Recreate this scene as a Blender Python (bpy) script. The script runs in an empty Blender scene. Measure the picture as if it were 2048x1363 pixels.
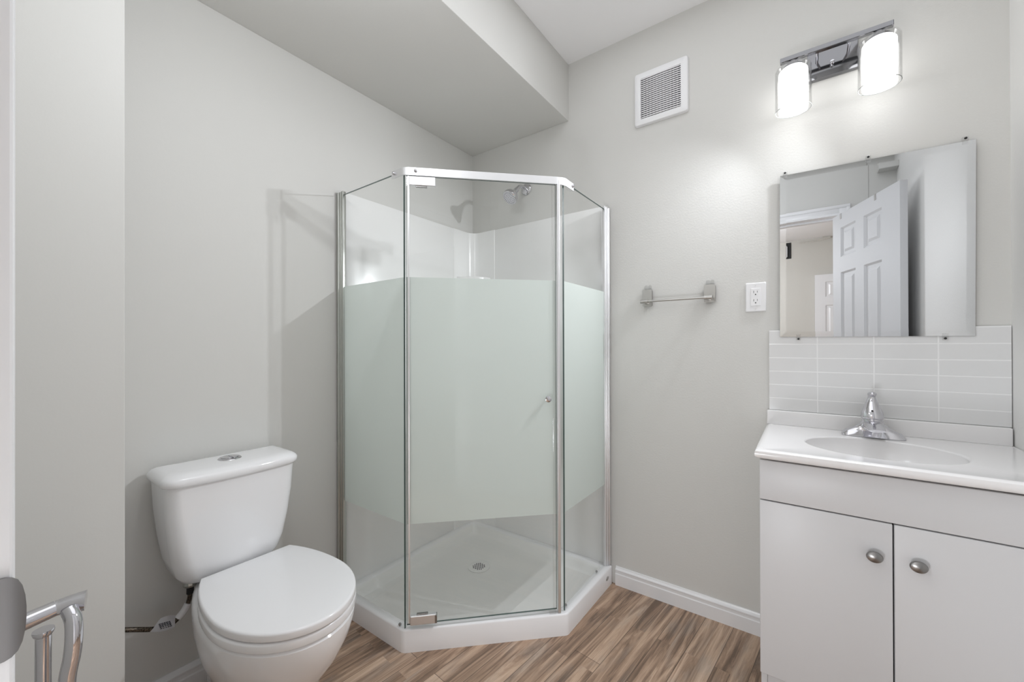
import bpy, bmesh, math, random
from math import pi, sin, cos, radians, sqrt
from mathutils import Vector, Matrix
random.seed(7)
S = bpy.context.scene
C = S.collection

# ------------------------------------------------------------------ camera
CAM = Vector((1.600, -1.808, 1.11))
F = 805.36
def cam_matrix(yaw, pitch, roll):
    cy, sy, cp, sp = cos(yaw), sin(yaw), cos(pitch), sin(pitch)
    f = Vector((-sy*cp, cy*cp, sp)); r = Vector((cy, sy, 0)); u = r.cross(f)
    cr, sr = cos(roll), sin(roll)
    R = cr*r + sr*u; U = -sr*r + cr*u
    m = Matrix((R, U, -f)).transposed().to_4x4()
    m.translation = CAM
    return m
cd = bpy.data.cameras.new('camera'); co = bpy.data.objects.new('camera', cd); C.objects.link(co)
co.matrix_world = cam_matrix(radians(35.972), radians(.1537), radians(-.1704))
cd.sensor_fit = 'HORIZONTAL'; cd.sensor_width = 36.0; cd.lens = 36.0*F/2048.0
cd.shift_y = 7.8/2048.0
cd.clip_start = 0.02
S.camera = co

# ------------------------------------------------------------------ light and exposure
w = bpy.data.worlds.new('world'); S.world = w; w.use_nodes = True
w.node_tree.nodes['Background'].inputs[0].default_value = (.8, .85, 1, 1)
w.node_tree.nodes['Background'].inputs[1].default_value = 0.3
S.view_settings.view_transform = 'Standard'; S.view_settings.look = 'None'
S.view_settings.gamma = 1.0; S.view_settings.use_curve_mapping = False
S.view_settings.exposure = 0.10
SHADE_EMIT = 3.4
BULB = 24
def area(name, loc, size, power, rot=(0,0,0), col=(.965,.995,1.04), sy=None):
    l = bpy.data.lights.new(name, 'AREA'); l.energy = power; l.color = col
    l.shape = 'RECTANGLE'; l.size = size; l.size_y = sy or size
    o = bpy.data.objects.new(name, l); C.objects.link(o); o.location = loc; o.rotation_euler = rot
    return o
def lamp(name, loc, power, radius, col=(.965,.995,1.04)):
    l = bpy.data.lights.new(name, 'POINT'); l.energy = power; l.color = col; l.shadow_soft_size = radius
    o = bpy.data.objects.new(name, l); C.objects.link(o); o.location = loc; return o
LOWL = 4.6
HALL = 72
CEIL = 4.6
LOWF = 6.5
lamp('corner_fill_light', (.78, -1.36, 1.98), LOWL, .07)  # added fill for the left side and soffit, no lamp stands here
area('doorway_fill_light', (1.27, -2.10, .40), .28, LOWF, rot=(radians(90), 0, 0))  # low fill added to lift curb and bowl, not a fitting
area('ceiling_fill_light', (1.38, -.95, 2.515), 1.2, CEIL, sy=1.5)  # broad soft fill added under the ceiling, not an actual fixture
for bxp in (1.572, 1.7955):
    l = bpy.data.lights.new('vanity_bulb_light', 'SPOT'); l.energy = BULB; l.color = (.965, .995, 1.04); l.shadow_soft_size = .014
    l.spot_size = radians(150); l.spot_blend = .9
    o = bpy.data.objects.new('vanity_bulb_light', l); C.objects.link(o); o.location = (bxp, -.097, 1.944)
    o.rotation_euler = Vector((-.50, -.62, -.38)).to_track_quat('-Z', 'Y').to_euler()
lamp('hallway_fill_light', (.45, -3.2, 1.95), HALL, .15)  # unseen fill added in the next room, shining through the doorway
S.cycles.max_bounces = 12; S.cycles.diffuse_bounces = 6; S.cycles.glossy_bounces = 6
S.cycles.transparent_max_bounces = 24; S.cycles.transmission_bounces = 8
S.cycles.caustics_reflective = False; S.cycles.caustics_refractive = False
S.cycles.sample_clamp_indirect = 6.0

# ------------------------------------------------------------------ materials
def new_mat(name):
    m = bpy.data.materials.new(name); m.use_nodes = True
    return m, m.node_tree.nodes, m.node_tree.links, m.node_tree.nodes['Principled BSDF']
def noise(n, l, scale, detail=4, rough=.5, vec=None):
    t = n.new('ShaderNodeTexNoise'); t.inputs['Scale'].default_value = scale
    t.inputs['Detail'].default_value = detail; t.inputs['Roughness'].default_value = rough
    if vec is None:
        g = n.new('ShaderNodeNewGeometry'); vec = g.outputs['Position']
    l.new(vec, t.inputs['Vector'])
    return t
def paint(name, col, rough=.55, bump=.0, bscale=220, var=.02, spec=.35):
    m, n, l, b = new_mat(name)
    t = noise(n, l, 2.3, 5)
    mx = n.new('ShaderNodeMix'); mx.data_type = 'RGBA'
    mx.inputs['A'].default_value = (*[c*(1-var) for c in col], 1)
    mx.inputs['B'].default_value = (*[min(1, c*(1+var)) for c in col], 1)
    l.new(t.outputs['Fac'], mx.inputs['Factor']); l.new(mx.outputs['Result'], b.inputs['Base Color'])
    b.inputs['Roughness'].default_value = rough; b.inputs['Specular IOR Level'].default_value = spec
    if bump:
        t2 = noise(n, l, bscale, 3, .6); bp = n.new('ShaderNodeBump')
        bp.inputs['Strength'].default_value = bump; bp.inputs['Distance'].default_value = .0015
        l.new(t2.outputs['Fac'], bp.inputs['Height']); l.new(bp.outputs['Normal'], b.inputs['Normal'])
    return m
def metal(name, col, rough, aniso=0, bump=0):
    m, n, l, b = new_mat(name)
    b.inputs['Base Color'].default_value = (*col, 1); b.inputs['Metallic'].default_value = 1
    t = noise(n, l, 12, 1); r = n.new('ShaderNodeMapRange')
    r.inputs['To Min'].default_value = rough*.85; r.inputs['To Max'].default_value = rough*1.15+.002
    l.new(t.outputs['Fac'], r.inputs['Value']); l.new(r.outputs['Result'], b.inputs['Roughness'])
    return m
M = {}
M['wall'] = paint('wall_paint_greige', (.650, .645, .622), .5, .28, 150, .012, .14)
M['wall_smooth'] = paint('wall_paint_smooth', (.650, .645, .622), .5, .12, 90, .012, .14)
M['wall_white'] = paint('wall_paint_white', (.78, .775, .76), .5, .3, 150, .012, .14)
M['ceiling'] = paint('ceiling_paint', (.92, .92, .925), .8, .1, 120, .01, .2)
M['trim'] = paint('trim_white_gloss', (.80, .80, .81), .3, 0, 1, .01, .5)
M['door'] = paint('door_white', (.60, .60, .61), .6, .1, 200, .01, .5)
M['hall'] = paint('hallway_cream_paint', (.60, .585, .545), .7, .1, 120, .01, .2)
M['cabinet'] = paint('cabinet_white_laminate', (.62, .62, .63), .38, 0, 1, .008, .45)
M['dark'] = paint('dark_gap', (.03, .03, .03), .7)
M['marble'] = paint('cultured_marble_white', (.80, .79, .79), .16, 0, 1, .012, .5)
M['porcelain'] = paint('porcelain_white', (.86, .86, .87), .09, 0, 1, .005, .5)
M['seat'] = paint('seat_plastic_white', (.84, .84, .85), .14, 0, 1, .005, .5)
M['acrylic'] = paint('acrylic_surround', (.86, .86, .85), .22, 0, 1, .008, .5)
M['pan'] = paint('shower_pan_acrylic', (.86, .86, .845), .32, .25, 260, .02, .5)
M['pan_edge'] = paint('shower_pan_edge', (.88, .88, .89), .22, 0, 1, .008, .5)
M['plastic'] = paint('plastic_white', (.82, .82, .83), .3, 0, 1, .006, .5)
M['outlet_hole'] = paint('outlet_hole', (.03, .03, .03), .6)
M['grille_dark'] = paint('grille_dark', (.05, .045, .07), .7)
M['chrome'] = metal('chrome', (.64, .635, .665), .06)
M['satin'] = metal('satin_nickel', (.50, .49, .47), .34)
M['alu'] = metal('satin_aluminium', (.80, .80, .81), .42)
M['alu_dark'] = metal('aluminium_side', (.52, .53, .50), .3)
M['knob'] = metal('knob_pewter', (.30, .295, .29), .30)
M['fixture'] = metal('fixture_nickel', (.23, .23, .24), .10)
M['mirror'] = metal('mirror_silver', (.74, .75, .765), .0)
M['strike'] = metal('strike_plate_nickel', (.27, .265, .265), .3)
M['braid'] = metal('hose_braid', (.17, .14, .11), .35)
M['rubber'] = paint('black_rubber', (.02, .02, .02), .5)
M['paper'] = paint('paper_tag', (.80, .80, .82), .6)
M['ink'] = paint('tag_ink', (.04, .04, .05), .6)
M['caulk'] = paint('caulk_grey', (.45, .44, .42), .5)

# braided hose pattern
def braid():
    m, n, l, b = new_mat('braided_hose')
    g = n.new('ShaderNodeNewGeometry'); v = n.new('ShaderNodeTexVoronoi'); v.inputs['Scale'].default_value = 420
    l.new(g.outputs['Position'], v.inputs['Vector'])
    cr = n.new('ShaderNodeValToRGB'); cr.color_ramp.elements[0].color = (.30, .24, .18, 1)
    cr.color_ramp.elements[1].color = (.03, .025, .02, 1); cr.color_ramp.elements[1].position = .7
    l.new(v.outputs['Distance'], cr.inputs['Fac']); l.new(cr.outputs['Color'], b.inputs['Base Color'])
    b.inputs['Metallic'].default_value = .7; b.inputs['Roughness'].default_value = .35
    return m
M['braid'] = braid()

def schlick(n, l):
    g = n.new('ShaderNodeNewGeometry'); d = n.new('ShaderNodeVectorMath'); d.operation = 'DOT_PRODUCT'
    l.new(g.outputs['Normal'], d.inputs[0]); l.new(g.outputs['Incoming'], d.inputs[1])
    def m(op, a, b=0.0):
        q = n.new('ShaderNodeMath'); q.operation = op
        for i, x in enumerate((a, b)):
            if isinstance(x, (int, float)): q.inputs[i].default_value = x
            else: l.new(x, q.inputs[i])
        return q.outputs[0]
    c = m('SUBTRACT', 1.0, m('ABSOLUTE', d.outputs['Value']))
    return m('ADD', .07, m('MULTIPLY', m('POWER', c, 4.2), .9))
def pane(name, tint, refl=1.0):
    m = bpy.data.materials.new(name); m.use_nodes = True; n = m.node_tree.nodes; l = m.node_tree.links
    n.clear(); out = n.new('ShaderNodeOutputMaterial')
    tr = n.new('ShaderNodeBsdfTransparent'); tr.inputs[0].default_value = (*tint, 1)
    gl = n.new('ShaderNodeBsdfGlossy'); gl.inputs['Roughness'].default_value = .0
    fr = schlick(n, l)
    mu = n.new('ShaderNodeMath'); mu.operation = 'MULTIPLY'; mu.inputs[1].default_value = refl; mu.use_clamp = True
    mx = n.new('ShaderNodeMixShader')
    l.new(fr, mu.inputs[0]); l.new(mu.outputs[0], mx.inputs[0])
    l.new(tr.outputs[0], mx.inputs[1]); l.new(gl.outputs[0], mx.inputs[2]); l.new(mx.outputs[0], out.inputs[0])
    return m
M['glass'] = pane('clear_glass', (.985, .992, .988), .8)
M['lamp_glass'] = pane('lamp_clear_glass', (.98, .98, .98), 1.0)
M['clip'] = pane('clear_plastic', (.985, .985, .985), .9)
def glass_edge():
    m, n, l, b = new_mat('glass_edge'); b.inputs['Base Color'].default_value = (.10, .14, .13, 1)
    b.inputs['Roughness'].default_value = .15; return m
M['glass_edge'] = glass_edge()
M['rim'] = paint('glass_rim', (.30, .32, .31), .1)
def frosted():
    m = bpy.data.materials.new('frosted_band'); m.use_nodes = True; n = m.node_tree.nodes; l = m.node_tree.links
    n.clear(); out = n.new('ShaderNodeOutputMaterial')
    d = n.new('ShaderNodeBsdfDiffuse'); d.inputs[0].default_value = (.74, .80, .765, 1)
    t = n.new('ShaderNodeBsdfTranslucent'); t.inputs[0].default_value = (.86, .92, .885, 1)
    p = n.new('ShaderNodeBsdfTransparent'); p.inputs[0].default_value = (.8, .88, .84, 1)
    g = n.new('ShaderNodeBsdfGlossy'); g.inputs['Roughness'].default_value = .03
    m1 = n.new('ShaderNodeMixShader'); m1.inputs[0].default_value = .42
    m2 = n.new('ShaderNodeMixShader'); m2.inputs[0].default_value = .05
    m3 = n.new('ShaderNodeMixShader'); fr = schlick(n, l)
    mu = n.new('ShaderNodeMath'); mu.operation = 'MULTIPLY'; mu.inputs[1].default_value = .45
    l.new(d.outputs[0], m1.inputs[1]); l.new(t.outputs[0], m1.inputs[2])
    l.new(m1.outputs[0], m2.inputs[1]); l.new(p.outputs[0], m2.inputs[2])
    l.new(fr, mu.inputs[0]); l.new(mu.outputs[0], m3.inputs[0]); l.new(m2.outputs[0], m3.inputs[1]); l.new(g.outputs[0], m3.inputs[2])
    l.new(m3.outputs[0], out.inputs[0])
    return m
M['frost'] = frosted()
def opal(name, e):
    m, n, l, b = new_mat(name)
    b.inputs['Base Color'].default_value = (.85, .85, .85, 1); b.inputs['Roughness'].default_value = .3
    b.inputs['Emission Color'].default_value = (1, 1, 1, 1); b.inputs['Emission Strength'].default_value = e
    return m
M['opal'] = opal('opal_glass_lit', SHADE_EMIT)

def tile_mat():
    m, n, l, b = new_mat('backsplash_tile')
    g = n.new('ShaderNodeNewGeometry'); sp = n.new('ShaderNodeSeparateXYZ'); l.new(g.outputs['Position'], sp.inputs[0])
    def line(out, off, pitch, half):
        a = n.new('ShaderNodeMath'); a.operation = 'SUBTRACT'; a.inputs[1].default_value = off; l.new(out, a.inputs[0])
        d = n.new('ShaderNodeMath'); d.operation = 'DIVIDE'; d.inputs[1].default_value = pitch; l.new(a.outputs[0], d.inputs[0])
        f = n.new('ShaderNodeMath'); f.operation = 'FRACT'; l.new(d.outputs[0], f.inputs[0])
        pp = n.new('ShaderNodeMath'); pp.operation = 'PINGPONG'; pp.inputs[1].default_value = .5; l.new(f.outputs[0], pp.inputs[0])
        r = n.new('ShaderNodeMapRange'); r.inputs['From Min'].default_value = half/pitch*.6; r.inputs['From Max'].default_value = half/pitch*1.6
        r.inputs['To Min'].default_value = 1; r.inputs['To Max'].default_value = 0; l.new(pp.outputs[0], r.inputs['Value'])
        return r.outputs['Result']
    hz = line(sp.outputs['Z'], 1.1135, .0498, .0016); vt = line(sp.outputs['X'], 1.487, .1505, .0016)
    mx = n.new('ShaderNodeMath'); mx.operation = 'MAXIMUM'; l.new(hz, mx.inputs[0]); l.new(vt, mx.inputs[1])
    c = n.new('ShaderNodeMix'); c.data_type = 'RGBA'
    c.inputs['A'].default_value = (.72, .72, .72, 1); c.inputs['B'].default_value = (.84, .84, .84, 1)
    l.new(mx.outputs[0], c.inputs['Factor']); l.new(c.outputs['Result'], b.inputs['Base Color'])
    b.inputs['Roughness'].default_value = .12
    bp = n.new('ShaderNodeBump'); bp.invert = True; bp.inputs['Strength'].default_value = .35; bp.inputs['Distance'].default_value = .001
    l.new(mx.outputs[0], bp.inputs['Height']); l.new(bp.outputs['Normal'], b.inputs['Normal'])
    return m
M['tile'] = tile_mat()

def floor_mat():
    m, n, l, b = new_mat('vinyl_plank_floor')
    g = n.new('ShaderNodeNewGeometry'); mp = n.new('ShaderNodeMapping'); l.new(g.outputs['Position'], mp.inputs['Vector'])
    mp.inputs['Rotation'].default_value = (0, 0, radians(90+6)); mp.inputs['Location'].default_value = (.31, .035, 0)
    V = mp.outputs['Vector']
    def brick(width, height, off, mortar):
        t = n.new('ShaderNodeTexBrick'); l.new(V, t.inputs['Vector'])
        t.inputs['Scale'].default_value = 1; t.inputs['Brick Width'].default_value = width; t.inputs['Row Height'].default_value = height
        t.inputs['Mortar Size'].default_value = mortar; t.inputs['Mortar Smooth'].default_value = .2
        t.offset = off; t.inputs['Color1'].default_value = (0, 0, 0, 1); t.inputs['Color2'].default_value = (1, 1, 1, 1)
        t.inputs['Mortar'].default_value = (.5, .5, .5, 1); t.inputs['Bias'].default_value = 0
        return t
    b1 = brick(1.10, .100, .37, .0011); b2 = brick(.74, .050, .41, .0)
    # stretched grain
    mp2 = n.new('ShaderNodeMapping'); mp2.inputs['Scale'].default_value = (2.2, 30, 1); l.new(V, mp2.inputs['Vector'])
    off = n.new('ShaderNodeVectorMath'); off.operation = 'MULTIPLY_ADD'
    l.new(b2.outputs['Color'], off.inputs[0]); off.inputs[1].default_value = (13, 31, 7); l.new(mp2.outputs['Vector'], off.inputs[2])
    gr = n.new('ShaderNodeTexNoise'); gr.inputs['Scale'].default_value = 1.0; gr.inputs['Detail'].default_value = 7; gr.inputs['Roughness'].default_value = .65
    gr.inputs['Distortion'].default_value = 1.2
    l.new(off.outputs[0], gr.inputs['Vector'])
    mp3 = n.new('ShaderNodeMapping'); mp3.inputs['Scale'].default_value = (9, 190, 1); l.new(off.outputs[0], mp3.inputs['Vector'])
    fine = n.new('ShaderNodeTexNoise'); fine.inputs['Scale'].default_value = .35; fine.inputs['Detail'].default_value = 5; l.new(mp3.outputs['Vector'], fine.inputs['Vector'])
    blot = n.new('ShaderNodeTexNoise'); blot.inputs['Scale'].default_value = 1.0; blot.inputs['Detail'].default_value = 4
    mp4 = n.new('ShaderNodeMapping'); mp4.inputs['Scale'].default_value = (5, 16, 1); l.new(V, mp4.inputs['Vector'])
    of2 = n.new('ShaderNodeVectorMath'); of2.operation = 'MULTIPLY_ADD'; l.new(b2.outputs['Color'], of2.inputs[0]); of2.inputs[1].default_value = (5, 9, 3); l.new(mp4.outputs['Vector'], of2.inputs[2])
    l.new(of2.outputs[0], blot.inputs['Vector'])
    def math(op, a, bb, clamp=False):
        q = n.new('ShaderNodeMath'); q.operation = op; q.use_clamp = clamp
        for i, s in enumerate((a, bb)):
            if isinstance(s, (int, float)): q.inputs[i].default_value = s
            else: l.new(s, q.inputs[i])
        return q.outputs[0]
    def rng(s, a, bb, c, d):
        r = n.new('ShaderNodeMapRange'); l.new(s, r.inputs['Value'])
        for k, v in zip(('From Min', 'From Max', 'To Min', 'To Max'), (a, bb, c, d)): r.inputs[k].default_value = v
        return r.outputs['Result']
    tone = math('ADD', math('MULTIPLY', b2.outputs['Color'], .22), math('MULTIPLY', b1.outputs['Color'], .34))
    tone = math('ADD', tone, rng(gr.outputs['Fac'], .32, .68, -.30, .42))
    tone = math('ADD', tone, rng(fine.outputs['Fac'], .3, .7, -.18, .18), True)
    cr = n.new('ShaderNodeValToRGB'); e = cr.color_ramp.elements
    e[0].position = 0.0; e[0].color = (.155, .10, .068, 1); e[1].position = 1.0; e[1].color = (.72, .55, .425, 1)
    x = e.new(.3); x.color = (.36, .24, .165, 1)
    x = e.new(.6); x.color = (.55, .39, .28, 1)
    l.new(tone, cr.inputs['Fac'])
    gm = n.new('ShaderNodeMix'); gm.data_type = 'RGBA'; l.new(rng(blot.outputs['Fac'], .5, .68, 0, .62), gm.inputs['Factor'])
    l.new(cr.outputs['Color'], gm.inputs['A']); 
    gy = n.new('ShaderNodeValToRGB'); gy.color_ramp.elements[0].color = (.17, .13, .105, 1); gy.color_ramp.elements[1].color = (.58, .48, .40, 1)
    l.new(tone, gy.inputs['Fac']); l.new(gy.outputs['Color'], gm.inputs['B'])
    mm = n.new('ShaderNodeMix'); mm.data_type = 'RGBA'; l.new(math('MULTIPLY', b1.outputs['Fac'], .8), mm.inputs['Factor'])
    l.new(gm.outputs['Result'], mm.inputs['A']); mm.inputs['B'].default_value = (.05, .032, .022, 1)
    l.new(mm.outputs['Result'], b.inputs['Base Color'])
    b.inputs['Roughness'].default_value = .42
    bp = n.new('ShaderNodeBump'); bp.inputs['Strength'].default_value = .25; bp.inputs['Distance'].default_value = .001
    l.new(math('SUBTRACT', gr.outputs['Fac'], b1.outputs['Fac']), bp.inputs['Height']); l.new(bp.outputs['Normal'], b.inputs['Normal'])
    return m
M['floor'] = floor_mat()

# ------------------------------------------------------------------ helpers
def obj(name, bm, mat, parent=None, smooth=False, angle=None, loc=None):
    me = bpy.data.meshes.new(name)
    bmesh.ops.recalc_face_normals(bm, faces=bm.faces)
    bm.to_mesh(me); bm.free()
    o = bpy.data.objects.new(name, me); C.objects.link(o)
    for mm in (mat if isinstance(mat, (list, tuple)) else [mat]): me.materials.append(mm)
    if parent: o.parent = parent
    if smooth:
        for p in me.polygons: p.use_smooth = True
        me.set_sharp_from_angle(angle=radians(angle or 35))
    if loc: o.location = loc
    return o
def thing(name, label, cat, loc=(0,0,0), rotz=0, group=None):
    o = bpy.data.objects.new(name, None); C.objects.link(o); o.empty_display_size = .05
    o.location = loc; o.rotation_euler = (0, 0, rotz); o['label'] = label; o['category'] = cat
    if group: o['group'] = group
    return o
def tag(o, label, cat, group=None):
    o['label'] = label; o['category'] = cat
    if group: o['group'] = group
    return o
def struct(name, bm, mat, parent=None, **k):
    o = obj(name, bm, mat, parent, **k)
    if not parent: o['kind'] = 'structure'
    return o
def bx(bm, x0, x1, y0, y1, z0, z1, bev=0, seg=2, mat=0):
    r = bmesh.ops.create_cube(bm, size=1)
    vs = r['verts']
    bmesh.ops.scale(bm, vec=(abs(x1-x0), abs(y1-y0), abs(z1-z0)), verts=vs)
    bmesh.ops.translate(bm, vec=((x0+x1)/2, (y0+y1)/2, (z0+z1)/2), verts=vs)
    fs = set(f for v in vs for f in v.link_faces)
    for f in fs: f.material_index = mat
    if bev:
        es = list(set(e for v in vs for e in v.link_edges))
        bmesh.ops.bevel(bm, geom=es, offset=bev, segments=seg, profile=.5, affect='EDGES')
    return bm
def box(*a, **k): return bx(bmesh.new(), *a, **k)
def loft(rings, cap0=True, cap1=True, bm=None, closed=True, mat=0):
    bm = bm or bmesh.new()
    R = [[bm.verts.new(p) for p in r] for r in rings]
    n = len(R[0])
    for a, b_ in zip(R, R[1:]):
        for i in range(n if closed else n-1):
            j = (i+1) % n
            f = bm.faces.new((a[i], a[j], b_[j], b_[i])); f.material_index = mat
    if cap0: bm.faces.new(list(reversed(R[0]))).material_index = mat
    if cap1: bm.faces.new(R[-1]).material_index = mat
    return bm
def lathe(prof, n=40, ax='z', bm=None, origin=(0,0,0), cap0=True, cap1=True):
    rings = []
    for r, h in prof:
        ring = []
        for i in range(n):
            a = 2*pi*i/n
            x, y, z = max(r, 1e-5)*cos(a), max(r, 1e-5)*sin(a), h
            if ax == 'y': p = (x, -z, y)
            elif ax == 'x': p = (z, x, y)
            else: p = (x, y, z)
            ring.append((p[0]+origin[0], p[1]+origin[1], p[2]+origin[2]))
        rings.append(ring)
    return loft(rings, cap0, cap1, bm)
def smooth_path(pts, k=8):
    P = [Vector(p) for p in pts]; out = []
    for i in range(len(P)-1):
        p0 = P[max(i-1, 0)]; p1 = P[i]; p2 = P[i+1]; p3 = P[min(i+2, len(P)-1)]
        for j in range(k):
            t = j/k
            out.append(.5*((2*p1)+(-p0+p2)*t+(2*p0-5*p1+4*p2-p3)*t*t+(-p0+3*p1-3*p2+p3)*t**3))
    out.append(P[-1]); return out
def tube(pts, r, n=20, bm=None, smooth=True, k=8, cap=True):
    P = smooth_path(pts, k) if smooth else [Vector(p) for p in pts]
    m = len(P)
    if callable(r): rr = [r(i/(m-1)) for i in range(m)]
    else: rr = [r]*m
    rings = []; prev = None
    for i, p in enumerate(P):
        d = (P[min(i+1, m-1)]-P[max(i-1, 0)]).normalized()
        if prev is None:
            u = d.cross(Vector((0, 0, 1)))
            if u.length < .05: u = d.cross(Vector((1, 0, 0)))
        else: u = prev - d*prev.dot(d)
        u.normalize(); v = d.cross(u); prev = u
        rings.append([p+rr[i]*(cos(2*pi*a/n)*u+sin(2*pi*a/n)*v) for a in range(n)])
    return loft(rings, cap, cap, bm)
def prism(poly, z0, z1, bm=None, bev=0):
    bm = bm or bmesh.new()
    a = [bm.verts.new((x, y, z0)) for x, y in poly]; b_ = [bm.verts.new((x, y, z1)) for x, y in poly]
    n = len(poly); side = []
    bm.faces.new(list(reversed(a))); top = bm.faces.new(b_)
    for i in range(n):
        j = (i+1) % n; side.append(bm.faces.new((a[i], a[j], b_[j], b_[i])))
    if bev:
        es = list(top.edges)+[e for f in side for e in f.edges if abs(e.verts[0].co.z-e.verts[1].co.z) > 1e-6]
        bmesh.ops.bevel(bm, geom=list(set(es)), offset=bev, segments=3, profile=.5, affect='EDGES')
    return bm

RX = 2.090      # right wall face
CZ = 2.525      # ceiling
FY = -1.80      # front (doorway) wall face
# ------------------------------------------------------------------ room shell
struct('floor', box(-.15, RX+.15, -1.92, .15, -.1, 0), M['floor'])
struct('wall_back', box(-.15, RX+.15, 0, .12, 0, CZ), M['wall'])
struct('wall_left', box(-.15, 0, FY-.12, 0, 0, CZ), M['wall_smooth'])
struct('wall_right', box(RX, RX+.12, FY-.12, 0, 0, CZ), M['wall_white'])
struct('wall_partition', box(0, .25, FY, -1.566, 0, 2.241, bev=.002, seg=2), M['wall_smooth'])
DX0, DX1, DZ = 1.115, 1.800, 2.015
bm = bmesh.new(); bx(bm, 0, DX0, FY-.12, FY, 0, CZ); bx(bm, DX1, RX, FY-.12, FY, 0, CZ); bx(bm, DX0, DX1, FY-.12, FY, DZ, CZ)
struct('wall_front', bm, M['wall_smooth'])
struct('ceiling', box(-.15, RX+.15, FY-.12, .15, CZ, CZ+.1), M['ceiling'])
struct('wall_soffit', box(0, .644, FY, 0, 2.241, CZ, bev=.002, seg=2), M['wall_smooth'])
# small boxed duct and drywall seam on the doorway wall (seen in the mirror)
struct('trim_1', box(1.995, RX, FY, FY+.085, 2.245, 2.33, bev=.002, seg=1), M['wall_smooth'])
struct('trim_2', box(1.9505, 1.9535, FY, FY+.0015, 2.0, CZ), M['caulk'])

def bb_profile(h=.083):
    return [(0, 0), (.0125, 0), (.0125, h*.62), (.0095, h*.66), (.0095, h*.78), (.012, h*.81), (.012, h*.86), (.006, h*.93), (.004, h), (0, h)]
def baseboard(name, p0, p1, nrm, h=.083):
    rings = []
    for p in (p0, p1):
        rings.append([(p[0]+nrm[0]*d, p[1]+nrm[1]*d, z) for d, z in bb_profile(h)])
    return struct(name, loft(rings), M['trim'])
baseboard('baseboard_back', (.885, 0), (1.497, 0), (0, -1), .084)
baseboard('baseboard_left', (0, -1.566), (0, -.875), (1, 0), .098)
baseboard('baseboard_partition', (.25, FY+.02), (.25, -1.566), (1, 0), .098)

# doorway: casing, jamb, strike plate, open six-panel leaf with over-door hooks
d1 = bpy.data.objects.new('door_1', None); C.objects.link(d1); d1.location = (DX0, FY, 0); d1['kind'] = 'structure'
def dchild(name, bm, mat, parent=None, **k):
    o = obj(name, bm, mat, None, **k); p = parent or d1
    o.parent = p; o.matrix_parent_inverse = Matrix.Translation(-Vector(d1.location)); return o
bm = bmesh.new()
for (x0, x1, z0, z1) in ((DX0-.058, DX0+.002, 0, DZ+.058), (DX1-.002, DX1+.058, 0, DZ+.058), (DX0, DX1, DZ-.002, DZ+.058)):
    bx(bm, x0, x1, FY, FY+.0165, z0, z1, bev=.002)
bx(bm, DX0-.058, DX0-.036, FY, FY+.020, 0, DZ+.058, bev=.003); bx(bm, DX1+.036, DX1+.058, FY, FY+.020, 0, DZ+.058, bev=.003)
bx(bm, DX0-.058, DX1+.058, FY, FY+.0205, DZ+.036, DZ+.058, bev=.003)
dchild('casing', bm, M['trim'], smooth=True)
bm = bmesh.new()
bx(bm, DX0-.018, DX0+.004, FY-.125, FY+.017, 0, DZ, bev=.002); bx(bm, DX1-.004, DX1+.018, FY-.125, FY+.017, 0, DZ, bev=.002); bx(bm, DX0, DX1, FY-.125, FY+.017, DZ-.012, DZ+.004, bev=.002)
bx(bm, DX0, DX0+.014, FY-.085, FY-.05, 0, DZ-.01, bev=.002); bx(bm, DX0, DX1, FY-.085, FY-.05, DZ-.024, DZ-.01, bev=.002)
dchild('jamb', bm, M['trim'])
# strike plate with curled lip
rings = []
for y, dx, hz in ((FY-.03, 0, .031), (FY-.004, 0, .031), (FY+.0125, .0005, .0308), (FY+.0160, .0005, .0295), (FY+.0190, .0, .0265), (FY+.0212, -.0008, .021), (FY+.0226, -.0016, .013), (FY+.0232, -.002, .004)):
    x = DX0+.0045+dx; zc = .909
    rings.append([(x, y, zc-hz), (x, y, zc+hz), (x+.0015, y, zc+hz), (x+.0015, y, zc-hz)])
dchild('strike_plate', loft(rings), M['strike'], smooth=True)

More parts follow.
